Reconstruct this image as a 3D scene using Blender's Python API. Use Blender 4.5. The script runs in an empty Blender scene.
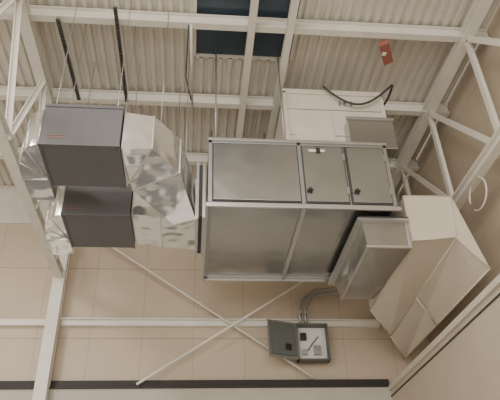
import bpy, math, random
from mathutils import Vector, Matrix
random.seed(3)
S=bpy.context.scene
# ---------------------------------------------------------------- materials
def mat(name,col,rough=.6,metal=0.,noise=0.,nscale=6.,bump=0.,bscale=30.,stretch=None):
    m=bpy.data.materials.new(name);m.use_nodes=True
    nt=m.node_tree;b=nt.nodes['Principled BSDF']
    b.inputs['Roughness'].default_value=rough;b.inputs['Metallic'].default_value=metal
    b.inputs['Base Color'].default_value=(*col,1)
    if noise or bump:
        tc=nt.nodes.new('ShaderNodeTexCoord');mp=nt.nodes.new('ShaderNodeMapping')
        nt.links.new(tc.outputs['Object'],mp.inputs['Vector'])
        if stretch:mp.inputs['Scale'].default_value=stretch
    if noise:
        n=nt.nodes.new('ShaderNodeTexNoise');n.inputs['Scale'].default_value=nscale;n.inputs['Detail'].default_value=4
        nt.links.new(mp.outputs[0],n.inputs['Vector']);fac=n.outputs['Fac']
        r=nt.nodes.new('ShaderNodeValToRGB')
        r.color_ramp.elements[0].position=.3;r.color_ramp.elements[1].position=.75
        r.color_ramp.elements[0].color=(*[max(0,c*(1-noise)) for c in col],1)
        r.color_ramp.elements[1].color=(*[min(1,c*(1+noise)) for c in col],1)
        nt.links.new(fac,r.inputs[0]);nt.links.new(r.outputs[0],b.inputs['Base Color'])
    if bump:
        n=nt.nodes.new('ShaderNodeTexNoise');n.inputs['Scale'].default_value=bscale;n.inputs['Detail'].default_value=1
        bp=nt.nodes.new('ShaderNodeBump');bp.inputs['Strength'].default_value=bump;bp.inputs['Distance'].default_value=.02 if bscale>10 else .06
        nt.links.new(mp.outputs[0],n.inputs['Vector']);nt.links.new(n.outputs['Fac'],bp.inputs['Height'])
        nt.links.new(bp.outputs['Normal'],b.inputs['Normal'])
    return m
def panel_mat(name,col,seamk,w,h,axis,vk=.93):
    m=bpy.data.materials.new(name);m.use_nodes=True
    nt=m.node_tree;b=nt.nodes['Principled BSDF'];b.inputs['Roughness'].default_value=.5
    L=nt.links.new;N=nt.nodes.new
    tc=N('ShaderNodeTexCoord');sp=N('ShaderNodeSeparateXYZ');L(tc.outputs['Object'],sp.inputs[0])
    def joint(sock,period,width,off=0.):
        a=N('ShaderNodeMath');a.operation='ADD';L(sock,a.inputs[0]);a.inputs[1].default_value=100*period+off
        f=N('ShaderNodeMath');f.operation='MODULO';L(a.outputs[0],f.inputs[0]);f.inputs[1].default_value=period
        g=N('ShaderNodeMath');g.operation='LESS_THAN';L(f.outputs[0],g.inputs[0]);g.inputs[1].default_value=width
        return g.outputs[0]
    jv=joint(sp.outputs[axis],w,.016);jh=joint(sp.outputs[2],h,.016,.12)
    n=N('ShaderNodeTexNoise');n.inputs['Scale'].default_value=.9;L(tc.outputs['Object'],n.inputs['Vector'])
    mr=N('ShaderNodeMapRange');mr.inputs['To Min'].default_value=.88;mr.inputs['To Max'].default_value=1.1;L(n.outputs['Fac'],mr.inputs[0])
    def dark(j,k,prev):
        q=N('ShaderNodeMapRange');L(j,q.inputs[0]);q.inputs['To Min'].default_value=1;q.inputs['To Max'].default_value=k
        r=N('ShaderNodeMath');r.operation='MULTIPLY';L(prev,r.inputs[0]);L(q.outputs[0],r.inputs[1]);return r.outputs[0]
    s=dark(jv,seamk,mr.outputs[0]);s=dark(jh,vk,s)
    mx=N('ShaderNodeVectorMath');mx.operation='SCALE';mx.inputs[0].default_value=col;L(s,mx.inputs['Scale'])
    L(mx.outputs[0],b.inputs['Base Color'])
    bp=N('ShaderNodeBump');bp.inputs['Distance'].default_value=.01;bp.inputs['Strength'].default_value=.3
    L(s,bp.inputs['Height']);L(bp.outputs['Normal'],b.inputs['Normal'])
    return m
GALV=mat('galvanised_sheet',(.47,.47,.46),.22,.9,.07,2,.16,2.2)
GALVB=mat('bright_duct_metal',(.92,.92,.90),.14,.88,.05,3,.55,3)
GALVF=mat('frame_steel',(.40,.40,.40),.4,.7)
LIP=mat('flange_steel',(.62,.61,.60),.3,.8)
SEAM=mat('dark_gasket',(.06,.06,.06),.7)
CHAR=mat('charcoal_paint',(.12,.12,.125),.45,0,.05,3)
WHITE=mat('white_painted_steel',(.80,.775,.71),.5,0,.06,3)
DECK=mat('roof_deck_paint',(.72,.685,.62),.5,0,.12,1.0)
OFFW=mat('off_white_enamel',(.68,.63,.55),.5,0,.08,4)
CREAM=mat('cream_duct_paint',(.66,.595,.495),.45,0,.06,2)
BACK=panel_mat('wall_liner_panel',(.57,.475,.365),.80,.90,1.35,0,.66)
RIGHT=panel_mat('side_liner_panel',(.60,.51,.40),.85,.9,2.7,1,.8)
LOW=mat('lower_wall_paint',(.50,.465,.41),.7,0,.06,3,.2,40)
PART=mat('partition_paint',(.56,.49,.395),.65,0,.05,2,.15,60)
DARK=mat('dark_trim',(.028,.023,.02),.6)
DKGREY=mat('dark_reflected_wall',(.10,.10,.11),.7,0,.1,3)  # unseen lower wall, set dark so metal undersides reflect contrast
REFLW=mat('white_reflector',(.85,.85,.84),.5,0,.04,3)  # added white slats out of view, reflected in the duct metal
BLUE=mat('skylight_panel',(.055,.08,.11),.25,0,.15,2)
FLOOR=mat('concrete_floor',(.47,.445,.40),.6,0,.12,1.5,.1,20)
RED=mat('red_brown_plastic',(.34,.12,.09),.5)
ORNG=mat('dull_orange_label',(.25,.13,.09),.5)
BLK=mat('black_component',(.025,.025,.027),.4)
GGREEN=mat('grey_green_enamel',(.13,.14,.13),.5)
LABEL=mat('label_white',(.8,.78,.74),.5)
# ---------------------------------------------------------------- builder
class M:
    def __init__(s): s.v=[];s.f=[];s.mi=[];s.ms=[];s.sm=[]
    def m(s,m):
        if m not in s.ms:s.ms.append(m)
        return s.ms.index(m)
    def add(s,vs,fs,m,smooth=False):
        o=len(s.v);s.v+=[tuple(v) for v in vs];k=s.m(m)
        for f in fs:s.f.append([o+i for i in f]);s.mi.append(k);s.sm.append(smooth)
    def box(s,x0,x1,y0,y1,z0,z1,m):
        s.hexa([(x0,y0,z0),(x1,y0,z0),(x1,y1,z0),(x0,y1,z0),(x0,y0,z1),(x1,y0,z1),(x1,y1,z1),(x0,y1,z1)],m)
    def hexa(s,v,m):
        s.add(v,[(3,2,1,0),(4,5,6,7),(0,1,5,4),(1,2,6,5),(2,3,7,6),(3,0,4,7)],m)
    def beam(s,a,b,w,h,m,up=(0,0,1)):
        a=Vector(a);b=Vector(b);d=(b-a).normalized();u=Vector(up)
        if abs(d.dot(u))>.99:u=Vector((0,1,0))
        r=d.cross(u).normalized();u=r.cross(d).normalized()
        r*=w/2;u*=h/2
        s.hexa([a-r-u,a+r-u,b+r-u,b-r-u,a-r+u,a+r+u,b+r+u,b-r+u],m)
    def angle(s,a,b,w,t,m,up=(0,0,1)):
        s.beam(a,b,w,t,m,up);s.beam(Vector(a)+Vector(up)*w*.4,Vector(b)+Vector(up)*w*.4,t,w*.8,m,up)
    def ibeam(s,a,b,w,h,t,m):
        a=Vector(a);b=Vector(b);z=Vector((0,0,h/2-t/2))
        s.beam(a-z,b-z,w,t,m);s.beam(a+z,b+z,w,t,m);s.beam(a,b,t,h-2*t,m)
    def tube(s,pts,r,m,n=10):
        pts=[Vector(p) for p in pts];vs=[];pu=None
        for i,p in enumerate(pts):
            d=(pts[min(i+1,len(pts)-1)]-pts[max(i-1,0)]).normalized()
            if pu is None:pu=d.orthogonal().normalized()
            pu=(pu-d*pu.dot(d)).normalized();q=d.cross(pu)
            for k in range(n):
                a=2*math.pi*k/n;vs.append(p+pu*r*math.cos(a)+q*r*math.sin(a))
        fs=[]
        for i in range(len(pts)-1):
            for k in range(n):
                fs.append((i*n+k,i*n+(k+1)%n,(i+1)*n+(k+1)%n,(i+1)*n+k))
        fs.append(tuple(range(n))[::-1]);fs.append(tuple((len(pts)-1)*n+k for k in range(n)))
        s.add(vs,fs,m,True)
    def loft(s,rings,m,caps=True):
        n=len(rings[0]);vs=[p for r in rings for p in r];fs=[]
        for i in range(len(rings)-1):
            for k in range(n):fs.append((i*n+k,i*n+(k+1)%n,(i+1)*n+(k+1)%n,(i+1)*n+k))
        if caps:fs.append(tuple(range(n))[::-1]);fs.append(tuple((len(rings)-1)*n+k for k in range(n)))
        s.add(vs,fs,m)
    def lips(s,rings,m,w=.02,g=1.02):
        for r in rings:
            c=sum((Vector(p) for p in r),Vector())/len(r)
            q=[c+(Vector(p)-c)*g for p in r]
            for k in range(len(q)):s.beam(q[k],q[(k+1)%len(q)],w,w,m)
    def build(s,name,bevel=0):
        me=bpy.data.meshes.new(name);me.from_pydata(s.v,[],s.f)
        for m in s.ms:me.materials.append(m)
        for p,k,q in zip(me.polygons,s.mi,s.sm):p.material_index=k;p.use_smooth=q
        me.update()
        import bmesh
        bm=bmesh.new();bm.from_mesh(me);bmesh.ops.recalc_face_normals(bm,faces=bm.faces);bm.to_mesh(me);bm.free()
        o=bpy.data.objects.new(name,me);S.collection.objects.link(o)
        if bevel:
            b=o.modifiers.new('bevel','BEVEL');b.width=bevel;b.segments=2;b.limit_method='ANGLE'
        return o
def arc(fn,n): return [fn(i/n) for i in range(n+1)]
W=10.0;ZD=8.5
# ---------------------------------------------------------------- room shell
a=M();a.box(-12,4.3,-9,W,-.15,0,FLOOR);a.build('floor')
a=M();a.box(-12,4.3,W,W+.2,0,ZD+.1,BACK);a.build('wall_back')
a=M();a.box(4.3,4.5,-9,W+.2,0,ZD+.1,RIGHT);a.build('wall_right')
a=M();a.box(-12.2,-12,-9,W+.2,0,ZD+.1,RIGHT);a.build('wall_left')
SX0,SX1,SY0,SY1=-.075,1.425,3.2,6.33
a=M()
def deck(x0,x1,y0,y1):
    n=int(round((x1-x0)/.15));p=(x1-x0)/n;prof=[]
    for i in range(n):
        x=x0+i*p;prof+=[(x,ZD),(x+p*.38,ZD),(x+p*.5,ZD-.04),(x+p*.88,ZD-.04)]
    prof.append((x1,ZD))
    vs=[];fs=[]
    for x,z in prof:vs+=[(x,y0,z),(x,y1,z)]
    for i in range(len(prof)-1):fs.append((2*i,2*i+1,2*i+3,2*i+2))
    a.add(vs,fs,DECK)
deck(-12.075,SX0,-9,W);deck(SX1,4.275,-9,W);deck(SX0,SX1,SY1,W);deck(SX0,SX1,-9,SY0)
a.build('ceiling')
a=M();a.box(SX0,SX1,SY0,SY1,ZD+.01,ZD+.04,BLUE)
for x in (SX0,SX1):a.box(x-.02,x+.02,SY0,SY1,ZD-.04,ZD+.05,WHITE)
for y in (SY0,4.75,SY1):a.box(SX0,SX1,y-.02,y+.02,ZD-.04,ZD+.05,WHITE)
a.build('window_skylight')
a=M();a.box(-12,4.3,W-.03,W,7.58,ZD-.05,DECK);a.build('trim_upper_band')
a=M();a.box(-12,3.4,W-.12,W,3.3,4.39,LOW);a.box(-12,3.4,W-.12,W,0,3.3,DKGREY);a.build('wall_lower_masonry')  # lower part is out of view, dark to shape the metal reflections
for k,(xa,xb) in enumerate(((-8,-5.2),(-1.35,-.15),(.75,1.75))):  # unseen white doors added to put bright streaks in duct reflections
    a=M();z=0.02
    while z<2.75:
        a.box(xa,xb,W-.16,W-.13,z,z+.1,REFLW);z+=.11
    a.box(xa-.08,xa,W-.2,W-.13,0.01,2.95,GALVF);a.box(xb,xb+.08,W-.2,W-.13,0.01,2.95,GALVF);a.box(xa-.08,xb+.08,W-.35,W-.13,2.8,3.05,REFLW)
    a.build('reflector_door_%d'%(k+1))
a=M();a.box(-12,3.4,W-.10,W,4.40,4.53,DARK);a.box(-12,3.4,W-.16,W,4.385,4.41,DARK);a.build('trim_dark_ledge')
a=M();a.box(3.4,4.3,2.0,W,0,4.32,PART);a.build('wall_partition')
a=M();a.box(3.36,4.3,1.97,W,4.32,4.40,OFFW);a.box(3.385,3.40,2.0,W,4.22,4.24,SEAM);a.build('trim_partition_cap')
# ---------------------------------------------------------------- structure
a=M()
a.box(-2.5,-2.3,W-.16,W-.135,4.4,8.3,WHITE);a.box(-2.41,-2.39,W-.3,W-.16,4.4,8.3,WHITE);a.box(-2.5,-2.3,W-.33,W-.30,4.4,8.3,WHITE)
a.box(-2.5,-2.3,W-.33,W-.17,0,4.4,WHITE)
a.build('steel_column')
a=M();a.box(-2.29,3.4,W-.10,W-.0,5.49,5.60,WHITE);a.box(-2.29,3.4,W-.16,W-.10,5.585,5.605,WHITE)
a.box(-12,-2.51,W-.10,W-.0,5.49,5.60,WHITE);a.build('wall_girt')
def girder(x,name,nodes,zb=6.29,zt=8.2,bw=.14,loop=False):
    a=M()
    a.ibeam((x,1,zt),(x,W,zt),.16,.16,.025,WHITE)
    a.ibeam((x,1,zb),(x,W-.33,zb),bw,.16,.025,WHITE)
    for (y0,t0,y1,t1) in nodes:
        a.angle((x,y0,zt if t0 else zb),(x,y1,zt if t1 else zb),.09,.015,WHITE,(1,0,0))
    if loop:
        a.tube(arc(lambda t:(x,6.35+.25*math.cos(t*5.6),6.02+.22*math.sin(t*5.6)),24),.012,WHITE,6)
    return a.build(name)
nod=[]
for i in range(6):
    y=9.9-i*1.59*1.0
    nod+=[(y-.8,0,y,1),(y-.8,0,y-1.59,1)]
girder(-2.4,'roof_girder',nod,zb=6.36)
nod=[(7.10,1,7.10,0),(7.10,1,5.6,0),(5.5,1,5.5,0),(5.5,1,4,0),(8.6,1,8.6,0),(8.6,1,7.02,0)]
girder(3.87,'roof_girder.001',nod,loop=True)
for i,y in enumerate((5.55,7.17,8.75,3.95)):
    a=M();a.ibeam((-12,y,8.33),(4.28,y,8.33),.11,.2,.02,WHITE);a.build('roof_purlin')
for x in (.73,1.28):
    a=M();a.ibeam((x,1,8.24),(x,W,8.24),.1,.12,.02,WHITE);a.build('roof_joist')
for p,q in (((-2.28,W-.2,7.50),(2.05,W-.2,4.54)),((-.9,W-.25,4.42),(3.87,W-.25,7.49))):
    a=M();a.tube([p,q],.022,WHITE,8);a.build('cross_brace')
# ---------------------------------------------------------------- air handling unit
x0,x1,y0,y1,z0,z1=.15,2.60,6.13,8.20,5.60,6.65
a=M();a.box(x0+.02,x1-.02,y0+.02,y1-.02,z0+.025,z1-.02,GALV)
fw=.05
for x in (x0,1.375-fw/2,x1-fw):
    a.box(x,x+fw,y0,y0+fw,z0,z1,GALVF);a.box(x,x+fw,y0,y1,z0,z0+fw,GALVF);a.box(x,x+fw,y1-fw,y1,z0,z1,GALVF)
for y in (y0,y1-fw):
    a.box(x0,x1,y,y+fw,z0,z0+fw,GALVF);a.box(x0,x1,y,y+fw,z1-fw,z1,GALVF)
for x in (x0,x1-fw):a.box(x,x+fw,y0,y1,z1-fw,z1,GALVF)
a.box(x0-.03,x1+.03,y0-.03,y0,z0-.035,z0+.02,LIP);a.box(x0-.03,x0,y0,y1+.03,z0-.035,z0+.02,LIP);a.box(x0-.03,2.05,y1,y1+.03,z0-.035,z0+.02,LIP)
a.box(1.35,1.40,y0,y1,z0-.03,z0,LIP)
a.box(x0-.01,x1+.01,y0-.03,y0,z1-.02,z1+.02,LIP)
def door(xa,xb,hand=None):
    a.box(xa,xb,y0-.004,y0+.02,z0+.06,z1-.06,SEAM)
    a.box(xa+.016,xb-.016,y0-.022,y0,z0+.076,z1-.076,GALV)
    if hand is not None:
        a.box(hand-.02,hand+.02,y0-.04,y0-.02,z0+.20,z0+.28,BLK);a.box(hand-.05,hand+.03,y0-.06,y0-.04,z0+.22,z0+.245,BLK)
door(x0+.05,1.35);door(1.40,1.98,1.47);door(2.01,x1-.05,2.09)
for z in (z0+.25,z1-.25):
    a.box(1.955,1.985,y0-.04,y0-.015,z-.05,z+.05,GALVF);a.box(2.52,2.55,y0-.04,y0-.015,z-.05,z+.05,GALVF)
a.box(1.5,1.72,y0-.026,y0-.02,z1-.17,z1-.13,LABEL);a.box(1.6,1.66,y0-.028,y0-.02,z1-.2,z1-.1,BLK)
a.build('air_handling_unit',.004)
for (x,y) in ((.25,6.2),(1.2,6.2),(.25,8.1),(1.2,8.1)):
    a=M();a.tube([(x,y,z1-.01),(x,y,8.47)],.012,GALVF,8);a.build('hanger_rod')
a=M()
yn,yf=6.30,8.12;ZT=5.56
r0=[(2.17,yn,5.12),(2.74,yn,5.12),(2.74,yn,ZT),(2.14,yn,ZT)]
r1=[(2.25,yf,5.22),(2.76,yf,5.24),(2.76,yf,ZT),(2.16,yf,ZT)]
a.loft([r0,r1],GALV)
a.box(2.10,2.765,yn-.04,yf+.04,5.53,5.5655,SEAM)
a.box(2.08,2.765,yn-.06,yf+.06,5.495,5.53,LIP)
a.beam((2.17,yn,5.13),(2.25,yf,5.23),.03,.03,LIP);a.beam((2.15,yn-.005,5.13),(2.75,yn-.005,5.13),.03,.03,LIP)
a.beam((2.73,yn,5.13),(2.74,yn,5.5),.03,.03,LIP)
a.build('transition_duct')
# cream duct on right
a=M()
V=[(2.78,6.32,5.93),(3.46,6.32,5.95),(3.38,6.32,5.30),(2.78,6.32,5.25),(3.72,6.32,4.86),(3.72,9.8,4.85),(3.30,9.15,5.03),(2.78,8.43,5.19),(2.78,8.43,5.93),(3.74,9.8,5.95),(3.74,6.9,5.95)]
a.add(V,[(0,1,2,3),(3,2,6,7),(2,4,5,6),(1,10,4,2),(10,9,5,4),(0,3,7,8),(0,8,9,10,1),(8,7,6,5,9)],CREAM)
for i,j in ((0,1),(0,3),(3,2),(2,1),(2,4),(3,7),(2,6),(4,5),(7,6),(6,5)):a.tube([V[i],V[j]],.011,CREAM,6)
p=[Vector(V[3]).lerp(Vector(V[7]),.55),Vector(V[2]).lerp(Vector(V[6]),.55),Vector(V[4]).lerp(Vector(V[5]),.55)]
a.tube(p[:2],.012,CREAM,6);a.tube(p[1:],.012,CREAM,6)
a.build('supply_duct')
# white unit above
a=M()
a.box(1.30,2.80,6.45,8.0,6.67,7.93,OFFW)
a.box(1.27,2.83,6.42,6.47,7.86,7.95,OFFW);a.box(1.27,1.33,6.42,6.47,6.67,7.9,OFFW);a.box(2.77,2.83,6.42,6.47,6.67,7.9,OFFW)
a.box(1.42,2.0,6.43,6.46,6.95,7.5,OFFW)
for z in (7.55,7.05):a.box(1.33,2.77,6.437,6.45,z,z+.015,GALVF)
a.box(2.15,2.82,6.22,6.44,6.67,7.22,GALV);a.box(2.13,2.84,6.20,6.24,7.18,7.23,GALVF)
for x in(2.12,2.2,2.3):a.box(x,x+.03,6.40,6.45,7.65,7.72,GALVF)
a.build('condenser_unit',.01)
a=M();a.tube(arc(lambda t:(1.9+1.1*t,6.35,7.95-.45*math.sin(math.pi*t)*(1-.3*t)+.1*t),16),.018,SEAM,8)
a.tube(arc(lambda t:(3.0+.05*math.sin(3*t),6.35+.9*t,8.03+.2*t),8),.018,SEAM,8);a.build('flexible_conduit')
# ---------------------------------------------------------------- dark fan boxes and ducts
def fanbox(y0,y1,name):
    a=M();x0,x1,z0,z1=-1.69,-.84,5.60,6.16
    a.box(x0,x1,y0,y1,z0,z1,CHAR)
    a.box(x0-.008,x1+.008,y0-.012,y0+.03,z1-.03,z1+.012,CHAR);a.box(x0-.008,x1+.008,y0-.012,y0+.02,z0-.012,z0+.02,CHAR)
    a.box(x0-.008,x0+.02,y0,y1,z0-.012,z0+.02,CHAR);a.box(x1-.02,x1+.008,y0,y1,z0-.012,z0+.02,CHAR)
    a.box(x0+.07,x0+.28,y0-.006,y0+.01,z0+.085,z0+.097,ORNG);a.box(x0+.07,x0+.24,y0-.006,y0+.01,z0+.12,z0+.132,ORNG)
    for x in (x0+.08,x1-.08):
        for y in (y0+.1,y1-.1):a.tube([(x,y,z1),(x,y,8.47)],.006,GALVF,6)
    return a.build(name,.004)
fanbox(5.02,5.80,'fan_coil_box');fanbox(6.43,7.28,'fan_coil_box.001')
def ring(o,i,zb,zt): return [(o[0],o[1],zb),(i[0],i[1],zb),(i[0],i[1],zt),(o[0],o[1],zt)]
a=M()
R=[ring((-.818,5.08),(-.818,5.78),5.62,6.14),ring((-.50,5.13),(-.79,5.80),5.67,6.14),ring((-.20,5.48),(-.76,5.86),5.60,6.10),ring((.0,6.26),(-.27,6.40),5.46,5.98)]
a.loft(R,GALVB);a.lips(R,LIP,.012,1.01)
a.tube([(-.45,5.5,6.1),(-.45,5.5,8.47)],.006,GALVF,6);a.tube([(-.15,6.2,5.95),(-.15,6.2,8.47)],.006,GALVF,6)
a.build('elbow_duct')
a=M()
R=[ring((-.818,6.46),(-.818,7.24),5.64,6.14),ring((-.45,6.44),(-.45,7.24),5.60,6.14),ring((0.0,6.44),(0.0,7.38),5.64,6.2)]
a.loft(R,GALVB);a.lips(R[:2],LIP,.012,1.01)
a.box(0.0,.035,6.42,7.55,5.58,6.5,LIP);a.box(.035,.085,6.44,7.45,5.62,6.45,SEAM);a.box(.085,.1195,6.43,7.5,5.6,6.47,LIP)
a.tube([(-.3,7.0,6.1),(-.3,7.0,8.47)],.006,GALVF,6)
a.build('return_duct')
for k,(yy,nm) in enumerate(((5.04,'outlet_elbow'),(6.46,'outlet_elbow.001'))):
    a=M();rings=[];X=-1.71
    for i in range(7):
        t=i/6*math.pi/2
        ox,oy=X-.30*math.sin(t),yy+.68-.66*math.cos(t)
        rings.append([(X,yy+.69,5.64),(ox,oy,5.62),(ox,oy,6.12),(X,yy+.69,6.12)] )
    a.loft(rings,GALVB)
    for r in rings[::2]:a.tube([r[1],r[2]],.010,LIP,6);a.tube([r[0],r[1]],.008,LIP,6)
    a.box(-2.0,X-.005,yy+.68,yy+1.1,5.62,6.12,GALVB)
    a.build(nm)
# ---------------------------------------------------------------- electrical cabinet
a=M();cx0,cx1,cz0,cz1=1.80,2.36,4.79,5.44;cy1=W-.165;cy0=cy1-.20
t=.02
a.box(cx0,cx1,cy1-t,cy1,cz0,cz1,LABEL)
for b in ((cx0,cx0+t,cz0,cz1),(cx1-t,cx1,cz0,cz1),(cx0,cx1,cz0,cz0+t),(cx0,cx1,cz1-t,cz1)):a.box(b[0],b[1],cy0,cy1,b[2],b[3],GGREEN)
a.box(cx0+.07,cx1-.07,cy1-.05,cy1-.02,cz0+.06,cz1-.06,LABEL)
a.box(cx0+.08,cx0+.18,cy1-.13,cy1-.04,cz0+.38,cz0+.50,BLK);a.box(cx0+.30,cx0+.42,cy1-.12,cy1-.04,cz0+.12,cz0+.28,GALVF)
a.box(cx0+.1,cx0+.18,cy1-.11,cy1-.04,cz0+.12,cz0+.22,GALVF);a.tube([(cx0+.2,cy1-.08,cz0+.2),(cx0+.3,cy1-.07,cz0+.34),(cx0+.4,cy1-.07,cz0+.45)],.010,BLK,6)
for z in (cz0+.1,cz1-.1):a.box(cx0+.1,cx0+.2,cy1-.005,W-.03,z,z+.04,GALVF)
ang=math.radians(160);dx,dy=math.cos(ang),-math.sin(ang);L=.56
h=Vector((cx0,cy0,0));e=h+Vector((dx,dy,0))*L
nrm=Vector((dy,-dx,0))*.02
a.hexa([(h.x,h.y,cz0),(e.x,e.y,cz0),(e.x+nrm.x,e.y+nrm.y,cz0),(h.x+nrm.x,h.y+nrm.y,cz0),(h.x,h.y,cz1),(e.x,e.y,cz1),(e.x+nrm.x,e.y+nrm.y,cz1),(h.x+nrm.x,h.y+nrm.y,cz1)],GALVF)
n2=Vector((dy,-dx,0)).normalized()
if n2.y>0:n2=-n2
p=h+(e-h)*.08+n2*.025;q=h+(e-h)*.92+n2*.025
a.beam((p.x,p.y,(cz0+cz1)/2),(q.x,q.y,(cz0+cz1)/2),.012,.56,GGREEN)
p=h+(e-h)*.3+n2*.05;q=h+(e-h)*.45+n2*.05
a.beam((p.x,p.y,cz0+.18),(q.x,q.y,cz0+.18),.05,.10,BLK)
a.build('electrical_cabinet')
for k,dx in enumerate((0,.10)):
    a=M();X=1.90+dx;YC=cy1-.1
    pts=[(X,YC,cz1+.003),(X,YC,5.66)]+arc(lambda t:(X+(.46-dx)*(1-math.cos(t*1.4)),YC,5.66+(.46-dx*.9)*math.sin(t*1.4)),8)
    l=pts[-1];pts+=[(l[0]+.3,l[1],l[2]+.04),(l[0]+.7,l[1]-.1,l[2]+.06)]
    a.tube(pts,.032,GALVF,10);a.build('curved_conduit')
# ---------------------------------------------------------------- small ceiling things
for (xa,ya,xb,yb) in ((-1.15,5.25,-1.15,7.1),(-1.95,5.5,-1.9,7.1)):
    a=M();n=26
    for i in range(n):
        t0=i/n;t1=(i+.62)/n
        a.beam((xa+(xb-xa)*t0,ya+(yb-ya)*t0,8.16),(xa+(xb-xa)*t1,ya+(yb-ya)*t1,8.16),.045,.03,SEAM)
    a.beam((xa,ya,8.19),(xb,yb,8.19),.05,.03,GALVF);a.build('strut_channel')
a=M();a.tube([(-.13,5.5,8.2),(-.1,7.15,8.18)],.02,WHITE,8);a.tube([(-.16,5.5,8.19),(-.2,6.4,8.1),(-.12,7.0,8.17)],.01,SEAM,6);a.build('ceiling_conduit')
a=M();a.hexa([(2.62,5.68,8.14),(2.74,5.60,8.14),(2.92,5.96,8.14),(2.80,6.05,8.14),(2.62,5.68,8.24),(2.74,5.60,8.24),(2.92,5.96,8.24),(2.80,6.05,8.24)],RED)
a.box(2.70,2.76,5.78,5.84,8.125,8.14,LABEL)
a.tube([(2.76,5.85,8.24),(2.76,5.85,8.47)],.015,WHITE,8);a.build('warning_beacon',.02)
# ---------------------------------------------------------------- light
w=bpy.data.worlds.new('world');S.world=w;w.use_nodes=True
bg=w.node_tree.nodes['Background'];bg.inputs[0].default_value=(1,.97,.91,1);bg.inputs[1].default_value=.85
def area(n,loc,rot,sx,sy,e,c=(1,.95,.88)):
    l=bpy.data.lights.new(n,'AREA');l.shape='RECTANGLE';l.size=sx;l.size_y=sy;l.energy=e;l.color=c
    o=bpy.data.objects.new(n,l);o.location=loc;o.rotation_euler=[math.radians(t) for t in rot];S.collection.objects.link(o)
area('front_fill_light',(-4,-8.8,4),(90,0,0),14,7,1400,(1,.95,.87))  # added area fill behind the camera, aimed at the back wall
area('overhead_fill_light',(-5,3,7.9),(0,0,0),1.5,1.5,480)  # added overhead fill without a fixture
area('overhead_fill_light.001',(-.5,.5,7.6),(20,0,0),1.2,1.2,170)  # second added overhead fill, for contrast and highlights on the units
# ---------------------------------------------------------------- camera
cam=bpy.data.cameras.new('camera');o=bpy.data.objects.new('camera',cam);S.collection.objects.link(o);S.camera=o
cam.sensor_width=36;cam.lens=583.75/500*36
p,y,r=[math.radians(t) for t in (33.514,6.334,-2.144)]
fwv=Vector((math.sin(y)*math.cos(p),math.cos(y)*math.cos(p),math.sin(p)));rt=Vector((math.cos(y),-math.sin(y),0));up=rt.cross(fwv)
rt,up=math.cos(r)*rt+math.sin(r)*up,-math.sin(r)*rt+math.cos(r)*up
mt=Matrix((rt,up,-fwv)).transposed().to_4x4();mt.translation=Vector((0,0,1.6));o.matrix_world=mt
